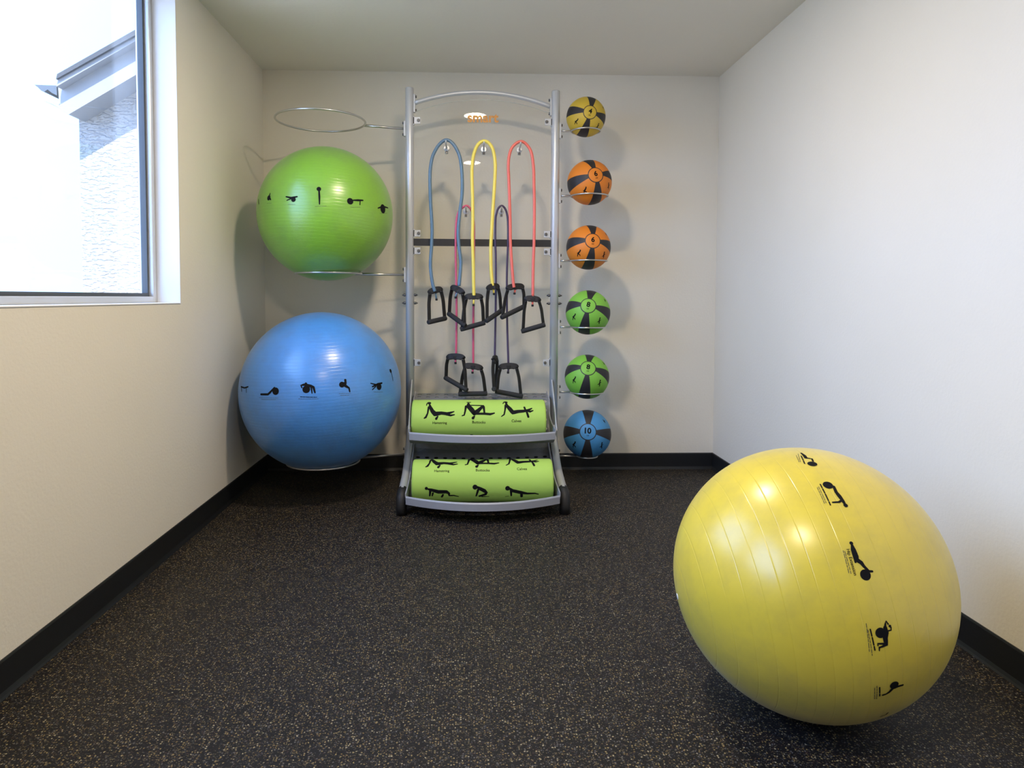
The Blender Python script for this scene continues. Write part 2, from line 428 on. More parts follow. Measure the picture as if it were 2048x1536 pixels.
def art_build(art):
    """returns [(V, F, soft?)] for solid print and fine print"""
    V, F, V2, F2 = [], [], [], []
    for it in art:
        k = it[0]
        if k == 's': art_stroke(it[1:], V, F)
        elif k == 'd':
            (a, b), (c, d) = it[1], it[2]; art_disc(a, b, math.hypot(c-a, d-b), V, F)
        else:
            (a, b), (c, d) = it[1], it[2]; L = math.hypot(c-a, d-b); ux, uy = (c-a)/L, (d-b)/L
            if k in CAPTION:
                art_text(CAPTION[k], V, F, (a+c)/2, (b+d)/2, width=L, rotv=math.atan2(d-b, c-a), bold=0.012)
            else:
                rnd = random.Random(int(a*7+b*13)); p = 0.0; wv = 3.0 if k == 't' else 1.5; tgt = (V, F) if k == 't' else (V2, F2)
                while p < L - 2:
                    e = min(L, p + rnd.uniform(5, 14) * (1.3 if k == 't' else 0.8))
                    art_stroke([(a+ux*p, b+uy*p, wv), (a+ux*e, b+uy*e, wv)], *tgt); p = e + (3.4 if k == 't' else 2.6)
    return (V, F), (V2, F2)
# printed artwork, millimetres on the unrolled surface: s = tapering stroke (x, y, width), d = disc (centre, edge point),
# t / b = heavy / fine line of print too small to read, T / C0..C2 = readable captions (start, end)
ART_YELLOW = [['s',[-357,36,4.2],[-334,36,8.4],[-321,34,8.3]],['s',[-321,34,6.3],[-314,46,4.9],[-300,43,4.1]],['d',[-288,36],[-281,45]],['t',[-336,28],[-292,19]],['b',[-351,26],[-299,12]],['b',[-342,18],[-304,10]],['d',[-204,37],[-211,28]],['s',[-198,48,6.6],[-181,46,7.9],[-169,48,9.9],[-155,50,7.9],[-143,51,5.2]],['d',[-143,51],[-139,54]],['s',[-157,48,5.2],[-153,40,5],[-154,26,3.9]],['t',[-209,21],[-148,18]],['b',[-202,14],[-152,11]],['b',[-200,10],[-154,7]],['d',[-55,26],[-55,22]],['s',[-50,26,6.1],[-41,25,11.2],[-26,25,12.2],[-19,25,10.2],[-12,32,8.7],[-4,35,6.6],[7,42,5.6],[8,49,4.6]],['s',[-35,22,6.1],[-15,20,4.1]],['d',[13,32],[10,21]],['T',[-44,13],[11,10]],['b',[-40,6],[6,3]],['b',[-42,3],[4,-1]],['d',[133,32],[128,22]],['s',[124,44,5.5],[117,46,4.3],[111,49,3.5],[118,52,3.5]],['d',[123,55],[123,58]],['s',[126,57,3.1],[132,56,3.1],[132,50,3.1]],['s',[124,44,8.6],[135,44,11.7],[146,40,11],[160,40,8.6],[163,31,4.7],[164,24,4.3],[171,23,2.4]],['s',[158,38,4.7],[155,22,3.9],[159,22,3.1]],['t',[122,12],[168,14]],['b',[123,7],[179,7]],['b',[109,6],[169,2]],['d',[268,51],[266,41]],['s',[276,52,9],[276,61,6],[277,71,5.5]],['d',[277,71],[277,74]],['s',[275,50,8],[287,40,5.5],[291,33,4],[292,26,5]],['t',[265,18],[293,19]],['b',[259,12],[301,13]],['b',[264,7],[300,8]],['s',[398,36,4.2],[394,47,4.2],[382,50,3.2]]]
ART_BLUE = [['s',[-510,71,7.6],[-456,69,7.5],[-419,77,7.4]],['s',[-504,68,6.3],[-493,49,6.3]],['s',[-436,68,5],[-433,47,3.7]],['d',[-225,61],[-207,61]],['s',[-232,78,8.3],[-254,57,10.7],[-268,46,10.7],[-312,45,9.6]],['b',[-324,29],[-212,29]],['b',[-308,21],[-225,21]],['d',[-72,65],[-54,64]],['s',[-89,87,9.3],[-77,88,12.8],[-50,79,14],[-38,73,11.6],[-32,47,7]],['s',[-48,71,8.1],[-46,45,5.2]],['s',[-77,86,8.2],[-97,86,7],[-92,74,5.8]],['d',[-73,92],[-67,92]],['t',[-101,31],[-25,25]],['b',[-110,22],[-15,16]],['d',[97,74],[111,72]],['s',[116,86,11.7],[111,68,15.2],[130,54,8.8],[132,36,7]],['d',[116,94],[122,94]],['s',[115,82,5.8],[101,82,4.7]],['b',[79,33],[136,27]],['b',[84,24],[130,19]],['d',[304,38],[321,35]],['s',[260,44,7.2],[297,52,10.8],[328,53,8.5]],['s',[252,62,4.8],[281,52,7.2]],['s',[258,29,4.8],[283,43,6]],['b',[264,17],[325,8]],['d',[431,103],[437,112]],['s',[433,93,6.2],[434,68,5.6],[433,50,4.3]]]
ART_GREEN = [['s',[-441,31,8.9],[-427,8,8.9]],['s',[-312,48,5.8],[-317,31,11.5],[-301,16,7.2]],['d',[-318,26],[-305,25]],['b',[-330,-1],[-293,-3]],['d',[-161,12],[-149,12]],['s',[-202,26,6.3],[-174,20,9.8],[-143,26,7]],['s',[-196,8,4.9],[-174,16,6.3]],['b',[-188,-12],[-151,-12]],['d',[-40,69],[-29,70]],['s',[-38,57,8.3],[-35,27,9],[-33,-5,5.5]],['b',[-54,-18],[0,-12]],['d',[113,25],[129,27]],['s',[129,32,7],[155,36,10.5],[182,40,7]],['s',[166,34,5.6],[165,15,4.9]],['b',[116,-4],[167,4]],['d',[325,22],[348,26]],['s',[282,18,5.7],[323,34,10.1],[382,37,5.9]],['b',[300,-6],[367,6]]]
ART_ROLLER = [['d',[-263,117],[-274,117]],['s',[-267,121,4.7],[-275,111,5.9],[-276,97,4.7]],['s',[-260,105,8.2],[-256,86,16.4],[-244,61,21.1],[-230,45,25.8],[-196,50,17.6],[-167,46,17.6],[-148,52,11.7],[-131,58,5.9]],['s',[-173,44,12.9],[-148,37,10.6],[-128,41,5.9]],['s',[-264,86,10.6],[-268,49,8.2],[-277,28,10.6],[-285,23,7]],['s',[-215,32,7],[-223,20,12.9]],['C0',[-242,-3],[-167,-3]],['s',[-62,123,7],[-45,123,7]],['s',[-55,114,10.6],[-55,91,25.8],[-39,69,27],[-24,48,23.5]],['s',[-24,48,23.5],[-4,63,22.3],[13,82,16.4],[24,93,15.3],[27,68,10.6],[29,48,9.4]],['s',[-16,46,11.7],[30,46,12.9],[59,43,12.9],[81,49,7]],['s',[-41,98,7],[19,96,7]],['s',[-68,91,12.9],[-72,61,9.4],[-77,39,8.2],[-88,35,5.9]],['s',[-24,32,8.2],[-31,23,15.3]],['C1',[-35,2],[34,1]],['d',[145,123],[136,123]],['s',[143,132,4.7],[134,127,5.9],[128,110,4.7]],['s',[145,116,9.4],[147,97,16.4],[163,73,22.3],[178,52,22.3],[206,58,18.8],[235,60,16.4],[259,65,14.1],[279,76,7]],['s',[253,63,11.7],[269,57,11.7],[285,63,5.9]],['s',[142,97,12.9],[137,63,8.2],[132,41,8.2],[118,31,4.7]],['s',[240,83,10.6],[243,73,10.6]],['s',[252,53,10.6],[259,29,11.7]],['C2',[171,8],[222,8]],['d',[-280,-88],[-288,-88]],['s',[-274,-91,7.8],[-256,-96,15.7],[-221,-107,20.4],[-181,-107,18.8],[-169,-116,12.5],[-167,-130,9.4],[-144,-129,7.1],[-121,-137,4.7]],['s',[-261,-101,12.5],[-264,-131,7.8]],['s',[-248,-114,9.4],[-252,-131,7.1]],['s',[-198,-124,9.4],[-204,-138,11]],['d',[-39,-83],[-51,-87]],['s',[-28,-83,11.9],[-12,-92,17.8],[7,-102,19.8],[17,-113,15.8],[13,-123,13.9],[-16,-135,11.9]],['s',[-24,-98,11.9],[-33,-133,7.9]],['s',[-4,-139,5.9],[31,-138,3.6]],['d',[123,-90],[111,-90]],['s',[134,-92,11.9],[148,-103,17.8],[191,-114,18.8],[222,-120,11.9],[261,-119,7.9],[277,-124,5.9]],['s',[140,-103,11.9],[142,-133,8.9]],['s',[193,-122,13.9],[194,-139,13.9]],['s',[113,-140,3],[129,-136,3]]]

# ================================================================== the room
WT = 0.17                                     # outer wall thickness
b = MB().box((LW, FW, -0.1), (RW, BW, 0)); struct(b.build('floor', M['floor']))
b = MB().box((LW - WT, FW - 0.12, CH), (RW + 0.12, BW + 0.12, CH + 0.12)); struct(b.build('ceiling', M['ceiling']))
b = MB().box((LW - WT, BW, -0.1), (RW + 0.12, BW + 0.12, CH)); struct(b.build('wall_back', M['wall']))
b = MB().box((RW, FW, -0.1), (RW + 0.12, BW, CH)); struct(b.build('wall_right', M['wall']))
b = MB().box((LW - WT, FW - 0.12, -0.1), (RW + 0.12, FW, CH)); struct(b.build('wall_behind', M['wall']))
# left wall with two window openings
b = MB()
ys = [FW] + [v for w in sorted(WIN) for v in w] + [BW]
for i in range(0, len(ys), 2): b.box((LW - WT, ys[i], -0.1), (LW, ys[i+1], CH))
for (y0, y1) in WIN:
    b.box((LW - WT, y0, -0.1), (LW, y1, SILL)); b.box((LW - WT, y0, HEAD), (LW, y1, CH))
struct(b.build('wall_left', M['wall']))
def base(name, p, q, n, ends):
    """cove base 102 mm high with a rounded top and a small toe, along p-q, inward normal n"""
    prof = [(0, 0), (0.014, 0), (0.010, 0.006), (0.006, 0.016), (0.005, 0.096), (0.003, 0.101), (0, 0.102)]
    p, q, n = Vector(p), Vector(q), Vector(n); d = q - p
    struct(MB().prism([p + n*a + Vector((0,0,h)) for a, h in prof], d).build(name, M['base']))
base('baseboard_left', (LW, FW, 0), (LW, BW, 0), (1, 0, 0), 0)
base('baseboard_back', (LW, BW, 0), (RW, BW, 0), (0, -1, 0), 0)
base('baseboard_right', (RW, FW, 0), (RW, BW, 0), (-1, 0, 0), 0)

# windows: white reveals, metal frame, gasket, glass, sill board
def window(name, y0, y1):
    w = thing(name, '', ''); del w['label']; del w['category']; struct(w); w.location = (LW - 0.1, (y0+y1)/2, SILL)
    L0 = Vector(w.location)
    def part(mb, nm, m): o = mb.build(nm, m); o.parent = w; o.location = -L0; return o
    t = 0.004
    r = MB()
    r.box((LW - 0.098, y1 - t, SILL), (LW + 0.0005, y1, HEAD)); r.box((LW - 0.098, y0, SILL), (LW + 0.0005, y0 + t, HEAD))
    r.box((LW - 0.098, y0, HEAD - t), (LW + 0.0005, y1, HEAD))
    part(r, 'reveal', M['jamb'])
    part(MB().box((LW - 0.098, y0 + t, SILL), (LW + 0.003, y1 - t, SILL + 0.006), 0.002), 'sill', M['jamb'])
    f = MB(); xo, xi = LW - 0.155, LW - 0.098; fw = 0.028
    a0, a1, z0, z1 = y0 + t, y1 - t, SILL + 0.004, HEAD - t
    f.box((xo, a0, z0), (xi, a0 + fw, z1), .003); f.box((xo, a1 - fw, z0), (xi, a1, z1), .003)
    f.box((xo, a0 + fw, z0), (xi, a1 - fw, z0 + fw), .003); f.box((xo, a0 + fw, z1 - fw), (xi, a1 - fw, z1), .003)
    part(f, 'frame', M['frame'])
    s = MB(); g = 0.014; b0, b1, c0, c1 = a0 + fw, a1 - fw, z0 + fw, z1 - fw
    xa, xb = LW - 0.142, LW - 0.118
    s.box((xa, b0, c0), (xb, b0 + g, c1)); s.box((xa, b1 - g, c0), (xb, b1, c1))
    s.box((xa, b0 + g, c0), (xb, b1 - g, c0 + g)); s.box((xa, b0 + g, c1 - g), (xb, b1 - g, c1))
    part(s, 'gasket', M['seal'])
    part(MB().box((LW - 0.134, b0 + g - .004, c0 + g - .004), (LW - 0.129, b1 - g + .004, c1 - g + .004)), 'glass', M['glass'])
    return w
window('window_1', *WIN[0]); window('window_2', *WIN[1])

# recessed ceiling lamps
for i, (x, y) in enumerate(LAMPS):
    lbl = ['round white recessed ceiling lamp nearer the exercise rack', 'round white recessed ceiling lamp second from the exercise rack'][i]
    t = thing('recessed_ceiling_lamp', lbl, 'lamp', (x, y, CH), 'recessed ceiling lamps')
    tr = MB(); n = 40
    prof = [(0.070, 0), (0.072, -0.004), (0.086, -0.006), (0.094, -0.003), (0.095, 0)]
    vs = [(r*math.cos(2*PI*k/n), r*math.sin(2*PI*k/n), z) for r, z in prof for k in range(n)]
    tr.add(vs, [(i_*n+k, (i_+1)*n+k, (i_+1)*n+(k+1)%n, i_*n+(k+1)%n) for i_ in range(len(prof)-1) for k in range(n)], True)
    tr.build('trim_ring', M['white'], t)
    le = MB(); le.add([(0.071*math.cos(2*PI*k/n), 0.071*math.sin(2*PI*k/n), -0.002) for k in range(n)], [list(range(n))[::-1]])
    le.build('lens', M['lens'], t)
    l = light('recessed_lamp_light', 'AREA', (x, y, CH - 0.012), LAMP_W, (1.0, 0.82, 0.60), shape='DISK', size=0.17)

# ================================================================== exercise balls
def ball_frame(axis, Cc, twist=0.0):
    """rotation whose z is the ball axis and whose x looks at the room side (longitude 0)"""
    a = Vector(axis).normalized(); d = (CAM - Vector(Cc)).normalized(); e1 = (d - a*d.dot(a)).normalized(); e2 = a.cross(e1)
    return Matrix((e1, e2, a)).transposed()
def exercise_ball(name, Cc, r, axis, m, art, lat0, label):
    mb = MB().use(m); mb.sphere((0,0,0), r, 128, 64)
    # the valve plug at the lower pole
    mb.use(M['white']).cyl((0,0,-r-0.001), (0,0,-r+0.004), 0.008, 16)
    solid, fine = art_build(art); cl = math.cos(math.radians(lat0))
    for (V, F), mm in ((solid, M['print']), (fine, M['print_soft'])):
        mb.use(mm); rr = r + 0.0007
        vs = []
        for x, y in V:
            lo, la = x/1000/(r*cl), y/1000/r
            vs.append((rr*math.cos(la)*math.cos(lo), rr*math.cos(la)*math.sin(lo), rr*math.sin(la)))
        mb.add(vs, F, True)
    o = mb.build(name, None); o.matrix_world = Matrix.Translation(Cc) @ ball_frame(axis, Cc).to_4x4()
    tag(o, label, 'exercise ball', 'large inflatable exercise balls'); return o
GC, GR = Vector((-0.7694, 3.65, 1.5142)), 0.352
BC, BR = Vector((-0.7995, 3.65, 0.5709)), 0.4234
YC, YR = Vector((0.8889, 1.7264, 0.3387)), 0.3387
exercise_ball('exercise_ball', YC, YR, (0.976, -0.105, 0.189), M['b_yellow'], ART_YELLOW, 6.5, 'large yellow exercise ball with printed figures lying on the black floor by the right wall')
exercise_ball('exercise_ball', GC, GR, (0.044, 0.042, 0.998), M['b_green'], ART_GREEN, 3.5, 'green exercise ball held in the middle ring on the left of the rack')
exercise_ball('exercise_ball', BC, BR, (-0.05, -0.004, 0.999), M['b_blue'], ART_BLUE, 8, 'big blue exercise ball in the lowest ring on the left of the rack')

# ================================================================== the rack
RZ = 3.80                                             # the rack stands in the plane y = 3.80
XL, XR = at(820.5, 450, RZ).x, at(1108.5, 450, RZ).x
XL, XR = -0.3385, 0.4725
PR = 0.0235
rack = thing('exercise_rack', 'tall silver steel exercise rack with clear panel, ball rings and two perforated trays', 'rack', (0.067, RZ, 0))
RO = Vector(rack.location)
def rp(mb, name, m=None, parent=None):
    o = mb.build(name, m)
    if parent is None: o.parent = rack; o.location = -RO
    else: o.parent = parent
    return o
for X, top in ((XL, 2.232), (XR, 2.226)):
    mb = MB().use(M['steel']); mb.tube([(X, RZ, 0.0), (X, RZ, top - 0.006), (X, RZ, top - 0.001), (X, RZ, top)], [PR, PR, PR*0.9, PR*0.6], 28)
    post = rp(mb, 'post', None)
    # coupling bolts either side of the post
    for z in (at(815, 590, RZ).z, at(815, 606, RZ).z):
        for sx in (-1, 1):
            k = MB().use(M['bolt']); k.cyl((X + sx*PR*0.9, RZ, z), (X + sx*(PR + 0.012), RZ, z), 0.0075, 6)
            k.cyl((X + sx*(PR + 0.012), RZ, z), (X + sx*(PR + 0.02), RZ, z), 0.004, 10)
            rp(k, 'bolt', None, post)
# top arch: flat-oval tube with end plates
aL, aR, aM = at(829, 206, RZ), at(1100, 213, RZ), at(965, 185, RZ)
arc = []
for k in range(33):
    t = k/32; x = aL.x + (aR.x - aL.x)*t; z = aL.z + (aR.z - aL.z)*t + (aM.z - (aL.z + aR.z)/2)*4*t*(1-t)
    arc.append((x, RZ, z))
rp(MB().use(M['steel']).tube(arc, 0.0125, 18), 'top_arch', None)
def plate(X, sx, z, h=0.09, w=0.022, nb=2):
    """saddle plate hugging a post at height z on side sx"""
    mb = MB().use(M['steel']); mb.box((X + sx*(PR-0.002), RZ - w/2, z - h/2), (X + sx*(PR + 0.009), RZ + w/2, z + h/2), 0.002)
    o = rp(mb, 'mounting_plate', None)
    for s2 in ((-1, 1) if nb == 2 else (0,)):
        k = MB().use(M['bolt']); k.cyl((X + sx*(PR + 0.008), RZ, z + s2*h*0.37), (X + sx*(PR + 0.016), RZ, z + s2*h*0.37), 0.0075, 6); rp(k, 'bolt', None, o)
plate(XL, 1, aL.z - 0.003, 0.10); plate(XR, -1, aR.z - 0.003, 0.10)
# black cross strip
bl, br = at(830, 484.5, RZ), at(1101, 487, RZ)
mb = MB().use(M['band_black'])
mb.prism([(XL+PR-.002, RZ-0.011, bl.z-0.0195), (XR-PR+.002, RZ-0.011, br.z-0.0195), (XR-PR+.002, RZ-0.011, br.z+0.0195), (XL+PR-.002, RZ-0.011, bl.z+0.0195)], (0, 0.018, 0))
rp(mb, 'cross_strip', None)
# clear panels: upper with an arched top edge, lower rectangular
def panel(poly, edges):
    # the sheets lean a few millimetres out of plumb
    mb = MB().use(M['acrylic']); P = [Vector((p[0], p[1] - 0.0100*(p[2] - 1.5) - 0.002*p[0], p[2])) for p in poly]; n = len(P)
    mb.add(P, [list(range(n))])
    mb.use(M['acrylic_edge'])
    for i in edges:
        a, b_ = P[i], P[(i+1) % n]; nrm = Vector((0,0,1)) if abs((b_-a).z) < abs((b_-a).x) else Vector((1,0,0))
        mb.prism([a, b_, b_ + Vector((0,0.005,0)), a + Vector((0,0.005,0))], nrm*-0.0012)
    return rp(mb, 'clear_panel', None)
pz = RZ - 0.004; xa, xb = XL + PR + 0.008, XR - PR - 0.008
top = []
for k in range(25):
    t = k/24; x = xb + (xa - xb)*t; z = at(965, 226, RZ).z + (at(965, 200, RZ).z - at(965, 226, RZ).z)*4*t*(1-t); top.append((x, pz, z))
pl = panel([(xa, pz, bl.z + 0.0195), (xb, pz, bl.z + 0.0195)] + top, list(range(2, 26)))
panel([(xa, pz, at(900, 792, RZ).z), (xb, pz, at(900, 792, RZ).z), (xb, pz, bl.z - 0.0195), (xa, pz, bl.z - 0.0195)], [])
# orange lettering on the upper panel
V, F = [], []; art_text('smart', V, F, 0, 0, width=0.172, bold=0.03)
lg = MB().use(M['orange']); lc = at(966, 237, pz)
lg.add([(lc.x + x, pz - 0.0100*(lc.z - 1.5) - 0.002*lc.x - 0.002, lc.z + y) for x, y in V], F)
V, F = [], []; art_stroke([(-0.098, 0.018, 0.004), (-0.098, -0.016, 0.004)], V, F)
rp(lg, 'orange_lettering', None, pl)
# panel clips
for (u, v, sx) in ((846, 242, 1), (1087, 245, -1), (846, 467, 1), (1087, 469, -1), (846, 502, 1), (1087, 504, -1), (846, 725, 1), (1086, 725, -1)):
    X = XL if sx > 0 else XR; p = at(u, v, RZ)
    mb = MB().use(M['steel']); mb.box((X + sx*(PR - .003), RZ - 0.013, p.z - 0.019), (X + sx*(PR + 0.037), RZ - 0.009, p.z + 0.019), 0.0015)
    mb.box((X + sx*(PR - .003), RZ - 0.013, p.z - 0.024), (X + sx*(PR + 0.004), RZ + 0.010, p.z + 0.024), 0.0015)
    o = rp(mb, 'panel_clip', None)
    k = MB().use(M['bolt']); q = X + sx*(PR + 0.027); k.cyl((q, RZ - 0.013, p.z), (q, RZ - 0.021, p.z), 0.0085, 16, bev=0.002); rp(k, 'bolt', None, o)
# hooks
HOOK = {'blue': (892, 287), 'yellow': (968, 289), 'coral': (1041, 290), 'pink': (932, 419), 'purple': (1003, 419)}
HK = {}
def hook(key, depth):
    p = at(*HOOK[key], RZ - depth); z = p.z
    mb = MB().use(M['steel'])
    mb.cyl((p.x, RZ - 0.004, z - 0.006), (p.x, RZ - 0.010, z - 0.006), 0.017, 20, bev=0.002)
    mb.tube(spline([(p.x, RZ - 0.008, z - 0.004), (p.x, RZ - depth*0.6, z - 0.004), (p.x, RZ - depth - 0.012, z - 0.001), (p.x, RZ - depth - 0.022, z + 0.012)], 6), 0.0048, 12)
    mb.use(M['bolt']).cyl((p.x, RZ - 0.009, z - 0.028), (p.x, RZ - 0.016, z - 0.028), 0.007, 12)
    mb.use(M['steel']).box((p.x - .009, RZ - 0.008, z - 0.036), (p.x + .009, RZ - 0.0045, z + 0.004), 0.001)
    rp(mb, 'hook', None)
for k_ in ('blue', 'yellow', 'coral'): hook(k_, 0.10)
for k_ in ('pink', 'purple'): hook(k_, 0.050)
# big ball rings on the left: (height of the arm, ring centre, ring radius)
def ring(X, sx, zc, cx, cy, R, w):
    c = Vector((cx, cy, zc)); p0 = Vector((X + sx*(PR + .003), RZ, zc))
    d = Vector((p0.x - cx, p0.y - cy, 0)); ang = math.atan2(RZ - 0.12 - cy if R > 0.13 else RZ - cy, p0.x - cx)
    if R > 0.13: ang = math.radians(22)
    else: ang = math.atan2(p0.y - cy, p0.x - cx)
    j = c + Vector((R*math.cos(ang), R*math.sin(ang), 0))
    mb = MB().use(M['wire']); mb.tube([c + Vector((R*math.cos(2*PI*k/72), R*math.sin(2*PI*k/72), 0)) for k in range(72)], w, 10, closed=True)
    mb.tube([j, p0], w*1.35, 12)
    o = rp(mb, 'ball_ring', None)
    plate(X, sx, zc, 0.085, 0.024)
    return o
wr = 0.0052
r1 = at(641.5, 241.5, 3.65); ring(XL, -1, r1.z, r1.x, 3.65, 0.232, wr)
def seat(r, R, w): return math.sqrt((r + w)**2 - R**2)
ring(XL, -1, GC.z - seat(GR, 0.172, wr), GC.x + 0.012, 3.65, 0.172, wr)
ring(XL, -1, BC.z - seat(BR, 0.192, wr), BC.x + 0.006, 3.65, 0.192, wr)

# medicine ball rings on the right
MED = [  # centre, radius, hub seen at, roll (clockwise), colour, number, label
    ((0.6428, RZ, 2.0838), 0.1085, (1180.5, 224.0), 12, 'm_yellow', '4', 'yellow and black medicine ball marked 4, topmost on the right of the rack'),
    ((0.6660, RZ, 1.7215), 0.1241, (1192.0, 349.0), -11, 'm_orange', '6', 'orange and black medicine ball marked 6, turned askew, directly below the yellow one'),
    ((0.6640, RZ, 1.3589), 0.1242, (1186.0, 481.0), 5, 'm_orange', '6', 'orange and black medicine ball marked 6, directly above the green ones'),
    ((0.6649, RZ, 0.9931), 0.1252, (1176.6, 610.7), 10, 'm_green', '8', 'green and black medicine ball marked 8, just below the orange ones'),
    ((0.6629, RZ, 0.6282), 0.1256, (1176.4, 735.5), 8, 'm_green', '8', 'green and black medicine ball marked 8, just above the blue one'),
    ((0.6675, RZ, 0.3005), 0.1354, (1176.0, 863.5), 2, 'm_blue', '10', 'blue and black medicine ball marked 10, lowest on the right, near the floor')]
RINGY = [262, 391.5, 521, 654, 784, 912]
def med_ball(c, r, hub, roll, mk, num, label):
    c = Vector(c); a, bk = math.radians(18.3), math.radians(20.6)
    th = [0] + [a*k/5 for k in range(1, 6)] + [bk] + [bk + (PI - 2*bk)*k/30 for k in range(1, 30)] + [PI - bk] + [PI - a*k/5 for k in range(5, 0, -1)] + [PI]
    N = 96; mb = MB(); vs = [(0, 0, r)]
    for t in th[1:-1]:
        for k in range(N):
            p = 2*PI*k/N; vs.append((r*math.sin(t)*math.cos(p), r*math.sin(t)*math.sin(p), r*math.cos(t)))
    vs.append((0, 0, -r)); col, blk = [], []
    for i in range(len(th)-1):
        tm = (th[i] + th[i+1])/2
        for k in range(N):
            k2 = (k+1) % N
            if i == 0: f = (0, 1+k, 1+k2)
            elif i == len(th)-2: f = (len(vs)-1, 1+(i-1)*N+k2, 1+(i-1)*N+k)
            else: f = (1+(i-1)*N+k, 1+i*N+k, 1+i*N+k2, 1+(i-1)*N+k2)
            pm = ((k + 0.5)*360/N + 15) % 90
            tt = min(tm, PI - tm)
            if a < tt < bk or (tt > bk and pm < 30): blk.append(f)
            else: col.append(f)
    mb.use(M[mk]); mb.add(vs, col, True); o_ = len(mb.v) - len(vs)
    mb.use(M['m_black'])
    for f in blk: mb.f.append([o_ + i for i in f]); mb.mi.append(mb.cur); mb.sm.append(True)
    V, F = [], []
    art_text(num, V, F, 0, 6, size=31*r/0.125, bold=0.035); art_text('LBS', V, F, 0, -19*r/0.125, size=7, bold=0.01)
    # small exercise figures in three of the coloured fields
    for ang, rad, kind in ((-135, 108, 0), (-42, 112, 1), (38, 122, 2)):
        x0, y0 = rad*r/0.125*math.cos(math.radians(ang)), rad*r/0.125*math.sin(math.radians(ang)); k = r/0.125
        sets = ([[(8, 14, 7), (0, 5, 9), (-6, -6, 6), (-8, -18, 4)], [(0, 5, 6), (-10, 2, 4)], [(-2, -2, 6), (8, -8, 5), (9, -14, 4)]],
                [[(-2, 16, 6), (0, 2, 8), (5, -14, 5)], [(0, 2, 5), (-10, -6, 4)], [(1, 8, 4), (9, 12, 3)]],
                [[(-6, 8, 5), (0, 0, 8), (6, -9, 5)], [(0, 0, 5), (8, 6, 4)]])[kind]
        for q in sets: art_stroke([(x0 + x*k, y0 + y*k, w*k) for x, y, w in q], V, F)
        if kind < 2: art_disc(x0 + sets[0][0][0]*k + 1, y0 + sets[0][0][1]*k + 5, 4.2*k, V, F, 12)
    rr = r + 0.0006; vs = []
    for x, y in V:
        rho = math.hypot(x, y)/1000; t = rho/r; p = math.atan2(y, x); vs.append((rr*math.sin(t)*math.cos(p), rr*math.sin(t)*math.sin(p), rr*math.cos(t)))
    mb.use(M['print']).add(vs, F, True)
    o = mb.build('medicine_ball', None)
    # hub axis: where the hub circle is seen on the sphere
    d = (at(*hub, 3.0) - CAM).normalized(); q = CAM - c; bb = q.dot(d); t = -bb - math.sqrt(max(0, bb*bb - (q.dot(q) - r*r)))
    z = (CAM + d*t - c).normalized(); up = Vector((0,0,1)); y = (up - z*up.dot(z)).normalized(); x = y.cross(z)
    rm = Matrix((x, y, z)).transposed() @ Matrix.Rotation(-math.radians(roll), 3, 'Z')
    o.matrix_world = Matrix.Translation(c) @ rm.to_4x4()
    tag(o, label, 'medicine ball', 'medicine balls on the right side rings')
wm = 0.0042
for e, yp in zip(MED, RINGY):
    zc = at(1125, yp, RZ).z
    c, r = Vector(e[0]), e[1]
    dz = c.z - zc; R = math.sqrt(max(0.03**2, (r + wm)**2 - dz*dz))
    R = min(R, 0.104); zc = c.z - math.sqrt((r + wm)**2 - R*R)
    ring(XR, 1, zc, c.x, RZ, R, wm)
    med_ball(*e)

